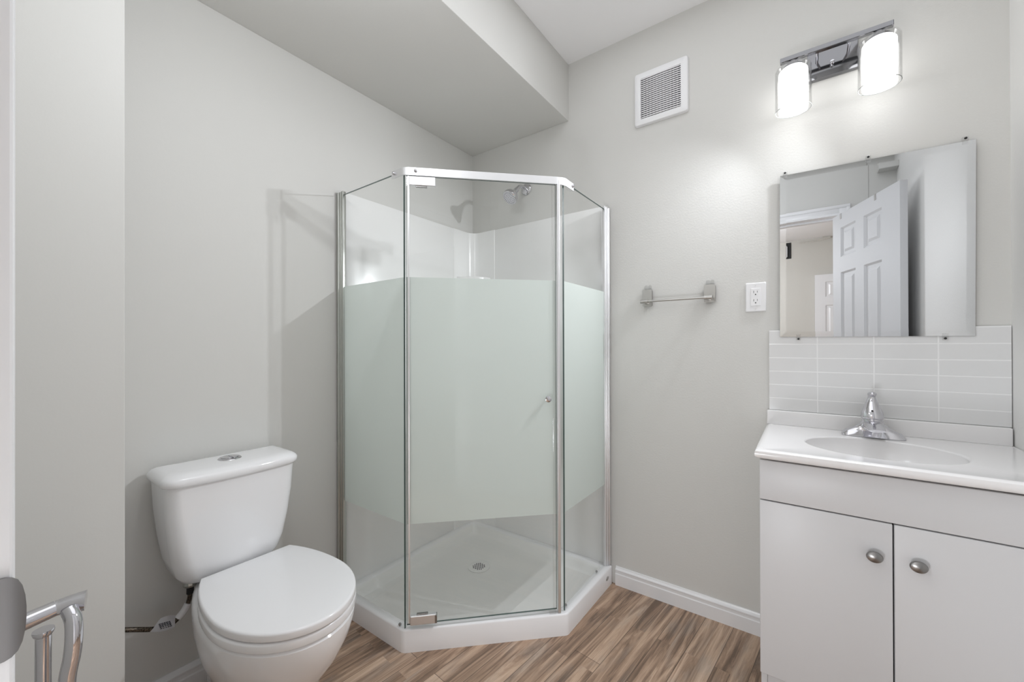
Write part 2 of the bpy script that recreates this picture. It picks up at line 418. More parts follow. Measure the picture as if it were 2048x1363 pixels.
hinge = Vector((1.795, FY+.017, 0)); ang = math.atan2(.59, .243)
leaf = bpy.data.objects.new('door_leaf', None)
LW, LT, LZ = .66, .035, 1.985
def leaf_mesh():
    bm = bmesh.new()
    cols = [(.090, .240), (.345, .495)] ; cols = [(.095, .262), (.345, .512)]
    rows = [(.22, .78), (.97, 1.595), (1.695, 1.892)]
    xs = sorted({0, LW, *[c for p in cols for c in p]}); zs = sorted({.012, LZ, *[c for p in rows for c in p]})
    for side in (0, 1):
        y = 0 if side == 0 else LT; s = 1 if side == 0 else -1
        for i in range(len(xs)-1):
            for j in range(len(zs)-1):
                x0, x1, z0, z1 = xs[i], xs[i+1], zs[j], zs[j+1]
                if (x0, x1) in cols and (z0, z1) in rows:
                    lv = [(0, 0), (.012, .008), (.030, .008), (.045, .002)]
                    rs = [[bm.verts.new(p) for p in ((x0+o, y+s*d, z0+o), (x1-o, y+s*d, z0+o), (x1-o, y+s*d, z1-o), (x0+o, y+s*d, z1-o))] for o, d in lv]
                    for a, b_ in zip(rs, rs[1:]):
                        for k in range(4): bm.faces.new((a[k], a[(k+1)%4], b_[(k+1)%4], b_[k]))
                    bm.faces.new(rs[-1])
                else:
                    bm.faces.new([bm.verts.new(p) for p in ((x0, y, z0), (x1, y, z0), (x1, y, z1), (x0, y, z1))])
    for a in (((0, 0), (0, LT)), ((LW, 0), (LW, LT))):
        bm.faces.new([bm.verts.new(p) for p in ((*a[0], .012), (*a[1], .012), (*a[1], LZ), (*a[0], LZ))])
    for z in (.012, LZ):
        bm.faces.new([bm.verts.new(p) for p in ((0, 0, z), (LW, 0, z), (LW, LT, z), (0, LT, z))])
    bmesh.ops.remove_doubles(bm, verts=bm.verts, dist=1e-5)
    return bm
lm = obj('door_leaf', leaf_mesh(), M['door'])
lm.parent = d1; lm.matrix_parent_inverse = Matrix.Translation(-Vector(d1.location))
lm.location = hinge; lm.rotation_euler = (0, 0, ang)
for s in (.09, .448):
    bm = bmesh.new(); bx(bm, s, s+.016, -.0015, LT+.0015, LZ, LZ+.0012); bx(bm, s, s+.016, LT, LT+.0015, LZ-.035, LZ+.001); bx(bm, s, s+.016, -.0015, 0, LZ-.2, LZ+.001)
    h = obj('over_door_hook', bm, M['satin'], lm)
for zc in (.905,):
    bm = lathe([(.028, 0), (.028, .006), (.012, .008), (.011, .03), (.02, .036), (.026, .048), (.024, .06), (0, .064)], 28, 'y', origin=(LW-.06, 0, zc))
    obj('door_knob', bm, M['strike'], lm, smooth=True)

# ------------------------------------------------------------------ hallway room beyond the doorway (seen in the mirror)
HY = -4.90
struct('floor_hallway', box(-.6, 3.6, HY-.1, -1.92, -.1, 0), M['floor'])
struct('ceiling_hallway', box(-.6, 3.6, HY-.1, -1.92, CZ, CZ+.1), M['ceiling'])
struct('wall_hallway_back', box(-.6, 3.6, HY-.1, HY, 0, CZ), M['hall'])
struct('wall_hallway_left', box(-.7, -.6, HY-.1, -1.92, 0, CZ), M['hall'])
struct('wall_hallway_right', box(3.6, 3.7, HY-.1, -1.92, 0, CZ), M['hall'])
bm = bmesh.new(); bx(bm, -.6, -.15, -1.92, -1.80, 0, CZ); bx(bm, RX+.12, 3.6, -1.92, -1.80, 0, CZ)
struct('wall_hallway_front', bm, M['hall'])
d2 = bpy.data.objects.new('door_2', None); C.objects.link(d2); d2.location = (2.1, HY, 0); d2['kind'] = 'structure'
bm = leaf_mesh()
bmesh.ops.scale(bm, vec=(.76/LW, 1, 2.03/LZ), verts=bm.verts)
obj('door_leaf', bm, M['trim'], d2, loc=(-.385, .012, 0))
hv = thing('wall_hatch', "small dark square hatch with white frame, high on the next room's cream wall", 'hatch', (1.40, HY, 2.29))
obj('recess', box(-.05, .06, .001, .01, 0, .215, bev=.002), M['dark'], hv)
bm = bmesh.new(); bx(bm, -.05, .018, .01, .03, .165, .175); bx(bm, -.05, .018, .01, .03, .012, .022); bx(bm, .008, .018, .01, .03, .012, .175)
obj('frame', bm, M['trim'], hv)
tag(obj('ceiling_pipe', tube([(1.55, HY+.04, 2.475), (1.7, HY+.04, 2.48), (1.88, HY+.04, 2.505), (1.80, HY+.04, 2.52)], .007, 12), M['hall'], smooth=True), 'thin cream pipe run under the ceiling of the next room', 'pipe')

# ------------------------------------------------------------------ shower
sh = thing('shower_enclosure', 'neo-angle corner shower with frosted-band glass panels and white base', 'shower', (.30, -.30, 0))
def sc(name, bm, mat, parent=None, **k):
    o = obj(name, bm, mat, None, **k); o.parent = parent or sh
    o.matrix_parent_inverse = Matrix.Translation(-Vector(sh.location)) if parent is None else Matrix(); return o
G = .002
outer = [(G, -G), (G, -.868), (.420, -.868), (.862, -.425), (.868, -G)]
outer = [(G, -G), (.868, -G), (.862, -.432), (.420, -.862), (G, -.868)]
def inset(poly, d):
    n = len(poly); out = []
    for i in range(n):
        p0, p1, p2 = Vector(poly[i-1]), Vector(poly[i]), Vector(poly[(i+1) % n])
        a = (p1-p0).normalized(); b_ = (p2-p1).normalized()
        na = Vector((a.y, -a.x)); nb = Vector((b_.y, -b_.x))
        cen = Vector((.4, -.4))
        if (cen-p1).dot(na) < 0: na = -na
        if (cen-p1).dot(nb) < 0: nb = -nb
        m = (na+nb); m = m/(m.dot(na)) 
        out.append(tuple(p1+m*d))
    return out
def rounded(poly, r, k=5):
    n = len(poly); out = []
    for i in range(n):
        p0, p1, p2 = Vector(poly[i-1]), Vector(poly[i]), Vector(poly[(i+1) % n])
        a = (p0-p1).normalized(); b_ = (p2-p1).normalized()
        s = p1+a*r; e = p1+b_*r
        for j in range(k+1):
            t = j/k; out.append(tuple((1-t)**2*s+2*t*(1-t)*p1+t*t*e))
    return out
PZ = .083
rings = []
for d, z, r in ((0, 0, .012), (0, PZ-.006, .012), (.002, PZ-.002, .012), (.006, PZ, .012), (.034, PZ, .02), (.040, PZ-.004, .02), (.046, PZ-.02, .03), (.052, .045, .04), (.062, .034, .05), (.09, .031, .05)):
    rings.append([(x, y, z) for x, y in rounded(inset(outer, d) if d else outer, r)])
bm = loft(rings, True, False)
# floor of the pan sloping to the drain
last = [v for v in bm.verts][-len(rings[0]):]
dc = (.302, -.302, .024); ND = len(last)
def dring(r, z): 
    out = []
    for v in last:
        a = math.atan2(v.co.y-dc[1], v.co.x-dc[0]); out.append(bm.verts.new((dc[0]+r*cos(a), dc[1]+r*sin(a), z)))
    return out
prevr = last
for r in (.2, .1, .05):
    nr = []
    for v, v0 in zip(last, last):
        if r == .2: p = v0.co.lerp(Vector(dc), .35)
        elif r == .1: p = v0.co.lerp(Vector(dc), .7)
        else: p = v0.co.lerp(Vector(dc), .9)
        p.z = .031-(.007 if r == .05 else .004 if r == .1 else .002)
        nr.append(bm.verts.new(p))
    for i in range(ND):
        bm.faces.new((prevr[i], prevr[(i+1) % ND], nr[(i+1) % ND], nr[i]))
    prevr = nr
bm.faces.new(prevr)
pan = sc('shower_pan', bm, M['pan_edge'], smooth=True, angle=40)
for p in pan.data.polygons:
    c = p.center
    if c.z < .075 and abs(p.normal.z) > .25 and c.z > .01: p.material_index = 1
pan.data.materials.append(M['pan'])
# drain
bm = lathe([(0, .0245), (.050, .0245), (.052, .0255), (.052, .0275), (.046, .0285), (0, .0285)], 40, origin=(.302, -.302, 0))
dr = sc('drain_cover', bm, M['acrylic'], smooth=True)
bm = bmesh.new()
for i in range(-3, 4):
    for j in range(-3, 4):
        if i*i+j*j <= 10.5: 
            q = .0085; x = .302+(i*.707-j*.707)*q*1.05; y = -.302+(i*.707+j*.707)*q*1.05
            lathe([(0, .0284), (.0033, .0284), (.0033, .0288), (0, .0288)], 8, bm=bm, origin=(x, y, 0))
sc('drain_holes', bm, M['grille_dark'], dr)
# emblem on the curb end
bm = bmesh.new(); rr = []
for s, o in ((1, 0), (1, .0015), (.8, .002)):
    rr.append([(.8672+o, -.062+.014*s*cos(a*2*pi/24), .047+.0085*s*sin(a*2*pi/24)) for a in range(24)])
loft(rr, bm=bm)
sc('maker_badge', bm, M['satin'])
# surround panels
SZ = 1.772
bm = bmesh.new()
bx(bm, .001, .0065, -.84, -.16, PZ-.015, SZ, bev=.0015); bx(bm, .16, .826, -.0065, -.001, PZ-.015, SZ, bev=.0015)
sc('surround_panel', bm, M['acrylic'], smooth=True)
# corner column with rounded cove and shelves
pr = [(.001, -.175), (.011, -.175), (.011, -.155)] + [(.009+.05*(1-sin(t*pi/8)), -.009-.05*(1-cos(t*pi/8))) for t in range(4, -1, -1)][::-1]
cove = []
for t in range(0, 7):
    a = t/6*pi/2; cove.append((.010+.055*(1-sin(a)), -.010-.055*(1-cos(a))))
cove = [(.010+.055-.055*cos(t/6*pi/2), -.010-.055+.055*sin(t/6*pi/2)) for t in range(7)]
poly = [(.001, -.175), (.009, -.172), (.010, -.155)] + cove + [(.155, -.010), (.172, -.009), (.175, -.001), (.001, -.001)]
bm = prism(poly, PZ-.015, SZ)
cc = sc('corner_column', bm, M['acrylic'], smooth=True, angle=30)
for zz in (1.485, 1.02, .55):
    pl = [(.012, -.15)] + [(.012+.135*sin(t/8*pi/2), -.012-.135*cos(t/8*pi/2)) for t in range(9)] + [(.012, -.012)]
    sc('shelf', prism(pl, zz, zz+.016, bev=.003), M['acrylic'], cc, smooth=True)

# glass
GT = .006
Bk, Ft = 1.750, PZ+.002
FZ0, FZ1 = .463, 1.362
def panel(name, p0, p1, z0, z1, off=0):
    p0 = Vector(p0); p1 = Vector(p1); d = (p1-p0).normalized(); nn = Vector((-d.y, d.x))
    if nn.dot(Vector((.3, -.3))-p0) > 0: nn = -nn       # outward
    L = (p1-p0).length
    def P(s, t, z): q = p0+d*s+nn*t; return (q.x, q.y, z)
    bm = bmesh.new(); h = GT/2
    zs = [z0, FZ0, FZ1, z1]
    # one single-layer sheet split in three bands and a closed rim
    for i in range(3):
        f = bm.faces.new([bm.verts.new(P(s, t, z)) for s, t, z in ((0, 0, zs[i]), (L, 0, zs[i]), (L, 0, zs[i+1]), (0, 0, zs[i+1]))])
        f.material_index = 0 if i != 1 else 2
    bm2 = bm
    e = .0012
    for (s0, s1, za, zb) in [q_ for q_ in ((0, e, z0, z1), (L-e, L, z0, z1), (0, L, z0, z0+e), (0, L, z1-e, z1)) if 'door' in name or q_[2:] != (z0, z0+e)]:
        vs = [bm.verts.new(P(s, t, z)) for z in (za, zb) for s, t in ((s0, -h), (s1, -h), (s1, h), (s0, h))]
        for q in ((0, 1, 2, 3), (4, 5, 6, 7), (0, 1, 5, 4), (1, 2, 6, 5), (2, 3, 7, 6), (3, 0, 4, 7)):
            bm.faces.new([vs[k] for k in q]).material_index = 1
    bmesh.ops.remove_doubles(bm, verts=bm.verts, dist=1e-6)
    return sc(name, bm, [M['glass'], M['glass_edge'], M['frost']])
A0 = (.028, -.850); A1 = (.421, -.850); B0 = (.4275, -.8475); B1 = (.8245, -.4505); C1 = (.843, -.425); C0 = (.843, -.028)
lp = panel('side_panel', A0, A1, Ft, Bk)
rp = panel('side_panel', C1, C0, Ft, Bk)
dp = panel('glass_door', B0, B1, PZ+.016, Bk-.018)
# frame strips beside the door: clear seal and right post
dd = Vector((.7071, .7071)); nn = Vector((.7071, -.7071))
def strip(name, p, d, s0, s1, t0, t1, z0, z1, mat, parent=None, bev=.001):
    p = Vector(p); n2 = Vector((d.y, -d.x))
    bm = box(s0, s1, t0, t1, z0, z1, bev=bev)
    a = math.atan2(d.y, d.x)
    bmesh.ops.rotate(bm, verts=bm.verts, cent=(0, 0, 0), matrix=Matrix.Rotation(a, 3, 'Z'))
    bmesh.ops.translate(bm, verts=bm.verts, vec=(p.x, p.y, 0))
    return sc(name, bm, mat, parent)
strip('door_seal', B0, dd, .006, .0125, -.006, .004, Ft+.02, Bk-.02, M['alu'], dp)
strip('door_seal', B1, dd, -.014, -.004, -.006, .006, PZ+.016, Bk-.018, M['clip'], dp)
strip('door_post', B1, dd, .004, .015, -.007, .007, Ft, Bk, M['alu'])
# wall jambs
def jamb(side):
    bm = bmesh.new()
    if side == 'left':
        bx(bm, .001, .016, -.868, -.833, PZ, 1.757, bev=.002); bx(bm, .010, .024, -.862, -.838, PZ, 1.760, bev=.002); bx(bm, .020, .033, -.858, -.842, PZ, 1.764, bev=.002)
        return sc('wall_jamb', bm, M['alu_dark'], smooth=True)
    bx(bm, .827, .862, -.016, -.001, PZ, 1.757, bev=.004, seg=3); bx(bm, .832, .856, -.026, -.010, PZ, 1.760, bev=.002); bx(bm, .836, .850, -.033, -.020, PZ, 1.764, bev=.002)
    return sc('wall_jamb', bm, M['alu'], smooth=True)
jamb('left'); jamb('right')
# top rail bent round both corners
def rail():
    pts = [(.362, -.858), (.405, -.858), (.424, -.855), (.438, -.845), (.826, -.457), (.842, -.438), (.850, -.42), (.850, -.352)]
    pts2 = [Vector(p) for p in pts]; rings = []
    for i, p in enumerate(pts2):
        d = (pts2[min(i+1, len(pts2)-1)]-pts2[max(i-1, 0)]).normalized(); n2 = Vector((d.y, -d.x))
        a = p+n2*.0025; b_ = p-n2*.0015
        rings.append([(a.x, a.y, 1.732), (a.x, a.y, 1.760), (b_.x, b_.y, 1.761), (b_.x, b_.y, 1.731)])
    return loft(rings)
tr = sc('top_rail', rail(), M['alu'], smooth=True, angle=50)
def screw_ball(p, nrm):
    bm = bmesh.new(); bmesh.ops.create_uvsphere(bm, u_segments=16, v_segments=10, radius=.0062)
    bmesh.ops.translate(bm, verts=bm.verts, vec=(p[0]+nrm[0]*.003, p[1]+nrm[1]*.003, p[2])); return bm
sc('rail_screw', screw_ball((.378, -.861, 1.747), (0, -1)), M['chrome'], tr, smooth=True)
sc('rail_screw', screw_ball((.457, -.828, 1.748), (.707, -.707)), M['chrome'], tr, smooth=True)
sc('rail_screw', screw_ball((.853, -.364, 1.747), (1, 0)), M['chrome'], tr, smooth=True)
# hinges
def hinge_part(z0, z1):
    o = strip('door_hinge', B0, dd, .012, .106, -.012, .004, z0, z1, M['alu'], dp, bev=.003)
    strip('hinge_pin', B0, dd, .035, .075, -.008, .002, z1 if z0 < 1 else z0-.004, z1+.004 if z0 < 1 else z0, M['knob'], dp, bev=.0008)
    return o
hinge_part(1.694, 1.728); hinge_part(.100, .134)
strip('hinge_block', B0, dd, .100, .108, -.014, .004, .102, .132, M['knob'], dp, bev=.001)
strip('door_stop', B1, dd, -.03, -.004, -.008, .008, PZ+.001, PZ+.012, M['clip'])
# door knob
kp = Vector((.799, -.476))
bm = bmesh.new()
kb = lathe([(.004, 0), (.004, .012), (.009, .014), (.0125, .018), (.0115, .024), (.004, .027), (0, .0272)], 24, 'y')
bmesh.ops.rotate(kb, verts=kb.verts, cent=(0, 0, 0), matrix=Matrix.Rotation(radians(45), 3, 'Z'))
bmesh.ops.translate(kb, verts=kb.verts, vec=(kp.x, kp.y, .908))
sc('door_knob', kb, M['chrome'], dp, smooth=True)
# small clear bumpers and screws along the curb
for (x, y, r) in ((.395, -.845, .0055), (.848, -.40, .005), (.848, -.11, .005)):
    b2 = bmesh.new(); bmesh.ops.create_uvsphere(b2, u_segments=12, v_segments=8, radius=r); bmesh.ops.translate(b2, verts=b2.verts, vec=(x-.012 if x > .5 else x, y-.008 if x < .5 else y, PZ+.008))
    sc('panel_screw', b2, M['knob'], smooth=True)

# shower head
s2 = thing('overhead_shower', 'chrome shower head on a short bent arm above the surround', 'shower head', (.388, 0, 1.955))
obj('flange', lathe([(0, 0.0005), (.030, .0005), (.031, .004), (.026, .011), (.014, .015), (0, .016)], 36, 'y'), M['chrome'], s2, smooth=True)
obj('arm', tube([(0, -.010, 0), (0, -.035, .004), (-.001, -.065, -.004), (-.002, -.092, -.030)], .0095, 18), M['chrome'], s2, smooth=True)
hb = lathe([(0, 0), (.012, 0), (.0135, .012), (.014, .024), (.022, .038), (.036, .052), (.041, .066), (.040, .076), (.036, .079), (0, .0795)], 40)
fb = bmesh.new()
for ring, cnt in ((.006, 5), (.013, 10), (.020, 15), (.027, 20), (.032, 24)):
    for i in range(cnt):
        a = 2*pi*i/cnt; lathe([(0, .079), (.0013, .079), (.0010, .0812), (0, .0814)], 6, bm=fb, origin=(ring*cos(a), ring*sin(a), 0))
rot = Matrix.Rotation(radians(180-42), 3, 'X')
rot = Matrix.Rotation(radians(-12), 3, 'Z') @ rot
for b_ in (hb, fb):
    bmesh.ops.rotate(b_, verts=b_.verts, cent=(0, 0, 0), matrix=rot)
    bmesh.ops.translate(b_, verts=b_.verts, vec=(-.002, -.088, -.026))
hd = obj('head', hb, M['chrome'], s2, smooth=True)
obj('nozzles', fb, M['rubber'], hd)

# ------------------------------------------------------------------ toilet
TY = -1.275
to = thing('toilet', 'white two-piece toilet with closed seat lid beside the shower', 'toilet', (.30, TY, 0))
def tc(name, bm, mat, parent=None, **k):
    o = obj(name, bm, mat, None, **k); o.parent = parent or to
    o.matrix_parent_inverse = Matrix.Translation(-Vector(to.location)) if parent is None else Matrix(); return o
def dsh(xb, xc, xf, b, yb, z, n=64, pw=2.0):
    """closed outline: straight back edge at xb (half width yb), widest at xc (half width b), round front to xf"""
    pts = []
    q = sqrt(max(1e-6, 1-(yb/b)**2)); ar = (xc-xb)/q if yb < b else 1e3
    nf = n//2; nbk = n//8
    for i in range(nf+1):           # front from -y side to +y side
        t = -pi/2+pi*i/nf
        ct, st = cos(t), sin(t)
        pts.append((xc+(xf-xc)*abs(ct)**(2/pw)*(1 if ct >= 0 else -1), b*abs(st)**(2/pw)*(1 if st >= 0 else -1)))
    for i in range(1, nbk+1):       # +y side to back
        x = xc+(xb-xc)*i/nbk; pts.append((x, b*sqrt(max(0, 1-((xc-x)/ar)**2))))
    for i in range(1, nbk):         # back edge
        pts.append((xb, yb-2*yb*i/nbk))
    for i in range(nbk, 0, -1):
        x = xc+(xb-xc)*i/nbk; pts.append((x, -b*sqrt(max(0, 1-((xc-x)/ar)**2))))
    return [(x, TY+y, z) for x, y in pts]
rings = [dsh(.12, .30, .555, .128, .105, .0), dsh(.12, .30, .553, .127, .104, .014), dsh(.12, .30, .530, .114, .095, .035),
         dsh(.12, .30, .505, .100, .085, .09), dsh(.12, .31, .510, .106, .085, .15), dsh(.11, .33, .550, .134, .08, .215),
         dsh(.10, .36, .600, .156, .075, .275), dsh(.07, .39, .630, .169, .07, .33), dsh(.05, .41, .643, .172, .07, .370), dsh(.05, .42, .645, .171, .07, .390), dsh(.06, .42, .638, .164, .065, .397)]
tc('bowl', loft(rings), M['porcelain'], smooth=True, angle=45)
def slab(xb, xc, xf, b, yb, z0, z1, r=.008):
    R = []
    for k in range(5):
        a = k/4*pi/2; d = r*(1-sin(a)); R.append(dsh(xb+d, xc, xf-d, b-d, yb, z0+r*(1-cos(a))*.6))
    for k in range(6):
        a = k/5*pi/2; d = r*1.2*(1-cos(a)); R.append(dsh(xb+d, xc, xf-d, b-d, yb, z1-r+r*sin(a)))
    R.append(dsh(xb+.03, xc, xf-.045, b-.045, yb-.03, z1+.0025)); R.append(dsh(xb+.08, xc, xf-.12, b-.11, yb-.06, z1+.004))
    return loft(R)
seat = tc('seat', slab(.205, .423, .647, .174, .122, .3985, .4225, .006), M['seat'], smooth=True, angle=50)
tc('seat_lid', slab(.195, .423, .650, .171, .122, .425, .4465, .006), M['seat'], smooth=True, angle=50)
for s in (-1, 1):
    tc('hinge_cap', box(.195, .225, TY+s*.07-.016, TY+s*.07+.016, .40, .428, bev=.005, seg=3), M['seat'], smooth=True)
# tank: rounded cross-section loft
TCY = -1.297
def rrect(x0, x1, hw, r, z, rb=.006, k=8, bulge=.012):
    pts = []
    def arc(cx, cy, rad, a0, a1):
        for i in range(k+1):
            a = a0+(a1-a0)*i/k; pts.append((cx+rad*cos(a), cy+rad*sin(a), z))
    arc(x1-r, TCY-hw+r, r, -pi/2, 0)
    # bowed front
    for i in range(1, 8):
        t = i/8; y = TCY-hw+r+(2*hw-2*r)*t; pts.append((x1+bulge*sin(pi*t), y, z))
    arc(x1-r, TCY+hw-r, r, 0, pi/2)
    arc(x0+rb, TCY+hw-rb, rb, pi/2, pi); arc(x0+rb, TCY-hw+rb, rb, pi, 3*pi/2)
    return pts
R = []
for z, x1, hw, r in ((.408, .135, .08, .04), (.411, .150, .107, .045), (.420, .163, .126, .05), (.440, .171, .139, .05), (.48, .178, .150, .048), (.55, .184, .1615, .045), (.63, .189, .170, .042), (.715, .192, .1745, .04)):
    R.append(rrect(.03, x1, hw, r, z))
tc('tank', loft(R), M['porcelain'], smooth=True, angle=50)
R = []
for z, d in ((.715, .004), (.717, -.003), (.722, -.007), (.735, -.008), (.742, -.004), (.748, .004), (.7515, .014), (.753, .03), (.7545, .06)):
    R.append(rrect(.026+max(d, 0)*.5, (.196-d), .176-d, .042, z))
tl = tc('tank_lid', loft(R), M['porcelain'], smooth=True, angle=50)
BX, BY = .112, -1.296
bt = tc('flush_button', lathe([(0, .752), (.031, .752), (.032, .7545), (.030, .757), (.028, .7585), (.026, .7578), (0, .7578)], 40, origin=(BX, BY, 0)), M['chrome'], tl, smooth=True)
for s in (-1, 1):
    pl = []
    for i in range(13):
        a = (s*pi/2)-pi/2*.93+pi*.93*i/12; pl.append((BX+.0225*cos(a), BY+s*.001+.0225*sin(a)))
    tc('flush_half', prism(pl, .7575, .7605, bev=.0008), M['chrome'], tl, smooth=True)
tc('supply_nut', lathe([(0, .384), (.017, .384), (.019, .39), (.017, .408), (.015, .412), (0, .412)], 12, origin=(.082, -1.390, 0)), M['alu_dark'])

# supply hose
hs = thing('supply_hose', 'dark braided water supply hose curling below the toilet tank', 'hose', (.08, -1.392, .30))
def hc(name, bm, mat, parent=None, **k):
    o = obj(name, bm, mat, None, **k); o.parent = parent or hs
    o.matrix_parent_inverse = Matrix.Translation(-Vector(hs.location)) if parent is None else Matrix(); return o
path = [(.082, -1.390, .384), (.080, -1.390, .362), (.077, -1.391, .342), (.075, -1.397, .322), (.074, -1.410, .304), (.073, -1.421, .292), (.073, -1.436, .286), (.074, -1.458, .290), (.075, -1.482, .299), (.074, -1.508, .313), (.070, -1.533, .325), (.058, -1.5635, .337)]
hc('hose', tube(path, .0062, 16), M['braid'], smooth=True)
hc('hose_collar', tube([(.082, -1.390, .383), (.080, -1.390, .360)], .0095, 16, smooth=False), M['rubber'], smooth=True)
wr = hc('tag_wrap', tube([(.076, -1.394, .330), (.0745, -1.404, .311), (.0735, -1.418, .296)], .0092, 18), M['paper'], smooth=True)
def tagsheet():
    bm = bmesh.new(); g = []
    P00, P01, P10, P11 = Vector((.083, -1.484, .2965)), Vector((.083, -1.460, .322)), Vector((.085, -1.429, .281)), Vector((.085, -1.426, .3145))
    for i in range(11):
        t = i/10; row = []
        for j in range(5):
            u = j/4; p = P00.lerp(P10, t).lerp(P01.lerp(P11, t), u)
            row.append(bm.verts.new((p.x+.004*sin(pi*t)+.002*sin(6*u+t), p.y, p.z-.004*sin(pi*t)*(1-u)+.005*sin(pi*t)*u)))
        g.append(row)
    for a_, b_ in zip(g, g[1:]):
        for j in range(4): bm.faces.new((a_[j], a_[j+1], b_[j+1], b_[j]))
    bmesh.ops.solidify(bm, geom=bm.faces, thickness=.0006)
    return bm
tg = hc('paper_tag', tagsheet(), M['paper'], smooth=True)
bm = bmesh.new()
for i in range(4):
    for k in range(5):
        y = -1.466+.0055*k+i*.0012; z = .3055-.0012*k-.0048*i+.004
        bx(bm, .0880, .0900, y, y+.0040, z-.0010, z+.0010)
hc('tag_print', bm, M['ink'], tg)

# ------------------------------------------------------------------ toilet paper stand (left foreground)
tp = thing('toilet_paper_stand', 'chrome tubular toilet paper stand with curved post, left foreground by the doorway', 'toilet paper stand', (.558, -1.69, 0))
def pc(name, bm, mat, parent=None, **k):
    o = obj(name, bm, mat, None, **k); o.parent = parent or tp
    o.matrix_parent_inverse = Matrix.Translation(-Vector(tp.location)) if parent is None else Matrix(); return o
pc('base', lathe([(0, 0), (.078, 0), (.080, .004), (.076, .010), (.03, .014), (0, .015)], 48, origin=(.535, -1.70, 0)), M['chrome'], smooth=True)
pc('post', tube([(.545, -1.700, .012), (.556, -1.700, .25), (.566, -1.699, .45), (.574, -1.697, .537), (.580, -1.692, .58), (.582, -1.690, .612), (.576, -1.690, .640), (.563, -1.694, .655)], .0112, 24), M['chrome'], smooth=True)
pc('reserve_post', tube([(.530, -1.715, .012), (.527, -1.7175, .3), (.527, -1.720, .5), (.529, -1.720, .612)], .0100, 24), M['chrome'], smooth=True)
pc('post_cap', lathe([(0, .610), (.0105, .610), (.0125, .613), (.0138, .618), (.0134, .6205), (0, .621)], 32, origin=(.529, -1.720, 0)), M['chrome'], smooth=True)
barP = [Vector((.5535, -1.672, .656)), Vector((.549, -1.690, .6572)), Vector((.546, -1.708, .657)), Vector((.548, -1.735, .6545)), Vector((.552, -1.765, .652)), Vector((.556, -1.79, .649))]
pc('holder_bar', tube(barP[:3], lambda t: .0170-.0042*min(1, t*1.15), 28), M['chrome'], smooth=True)
pc('holder_sleeve', tube(barP[2:], lambda t: .0130+.0055*t*t, 28), M['chrome'], smooth=True)

# ------------------------------------------------------------------ vanity
VX0, VX1, VY = 1.494, 2.086, -.452
va = thing('vanity_cabinet', 'white two-door vanity cabinet with pewter oval knobs under the sink', 'vanity cabinet', (1.79, -.23, 0))
def vc(name, bm, mat, parent=None, **k):
    o = obj(name, bm, mat, None, **k); o.parent = parent or va
    o.matrix_parent_inverse = Matrix.Translation(-Vector(va.location)) if parent is None else Matrix(); return o
bm = bmesh.new(); bx(bm, VX0+.001, VX0+.016, VY+.018, -.002, 0, .784, bev=.001); bx(bm, VX1-.015, VX1, VY+.018, -.002, 0, .784, bev=.001)
bx(bm, VX0+.01, VX1-.01, VY+.02, -.002, .10, .118); bx(bm, VX0+.01, VX1-.01, -.012, -.002, .1, .78)
vc('carcass', bm, M['cabinet'])
vc('toe_kick', box(VX0+.004, VX1, VY+.025, VY+.04, 0, .165), M['cabinet'])
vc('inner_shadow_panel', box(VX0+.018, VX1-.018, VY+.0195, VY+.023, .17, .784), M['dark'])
vc('top_rail', box(VX0, VX1, VY, VY+.018, .6695, .782, bev=.0022, seg=3), M['cabinet'], smooth=True)
XM = 1.7762
for (x0, x1, kx) in ((VX0, XM-.0015, 1.7395), (XM+.0015, VX1, 1.818)):
    d_ = vc('cabinet_door', box(x0, x1, VY, VY+.018, .172, .6665, bev=.0022, seg=3), M['cabinet'], smooth=True)
    kb = lathe([(.006, 0), (.0055, .008), (.008, .011), (.0155, .0135), (.0165, .017), (.0145, .021), (.009, .0235), (0, .0245)], 32, 'y')
    bmesh.ops.scale(kb, verts=kb.verts, vec=(1.0, 1, .86))
    bmesh.ops.translate(kb, verts=kb.verts, vec=(kx, VY, .583))
    vc('knob', kb, M['knob'], d_, smooth=True)

# countertop with moulded oval basin
CX0, CX1, CY0, CT = 1.485, 2.087, -.486, .8155
ct = thing('washbasin', 'white moulded countertop with oval basin and low backsplash lip', 'countertop', (1.785, -.24, .79))
def cc_(name, bm, mat, parent=None, **k):
    o = obj(name, bm, mat, None, **k); o.parent = parent or ct
    o.matrix_parent_inverse = Matrix.Translation(-Vector(ct.location)) if parent is None else Matrix(); return o
ECX, ECY, EA, EB = 1.772, -.268, .172, .140
NA = 96
def rectpt(a, x0, x1, y0, y1):
    dx, dy = cos(a), sin(a); t = 1e9
    if dx > 1e-9: t = min(t, (x1-ECX)/dx)
    if dx < -1e-9: t = min(t, (x0-ECX)/dx)
    if dy > 1e-9: t = min(t, (y1-ECY)/dy)
    if dy < -1e-9: t = min(t, (y0-ECY)/dy)
    return (ECX+dx*t, ECY+dy*t)
angs = [2*pi*i/NA for i in range(NA)]
for cxy in ((CX0, CY0), (CX1, CY0), (CX0, -.003), (CX1, -.003)):
    a = math.atan2(cxy[1]-ECY, cxy[0]-ECX) % (2*pi)
    k = min(range(NA), key=lambda i: abs(angs[i]-a)); angs[k] = a
rings = []
for s, z in ((.99, -.004), (1.0, -.0015), (1.012, -.0003), (1.03, 0)):
    rings.append([(ECX+EA*s*cos(a), ECY+EB*s*sin(a), CT+z) for a in angs])
for off, z in ((.022, 0), (.017, .0012), (.010, .0013), (.005, .0), (.001, -.003), (0, -.009), (0, -.017), (.004, -.022), (.010, -.024)):
    rings.append([(*rectpt(a, CX0+off, CX1-off*.05, CY0+off, -.003), CT+z) for a in angs])
rings.append([(*rectpt(a, CX0+.05, CX1-.05, CY0+.05, -.05), CT-.024) for a in angs])
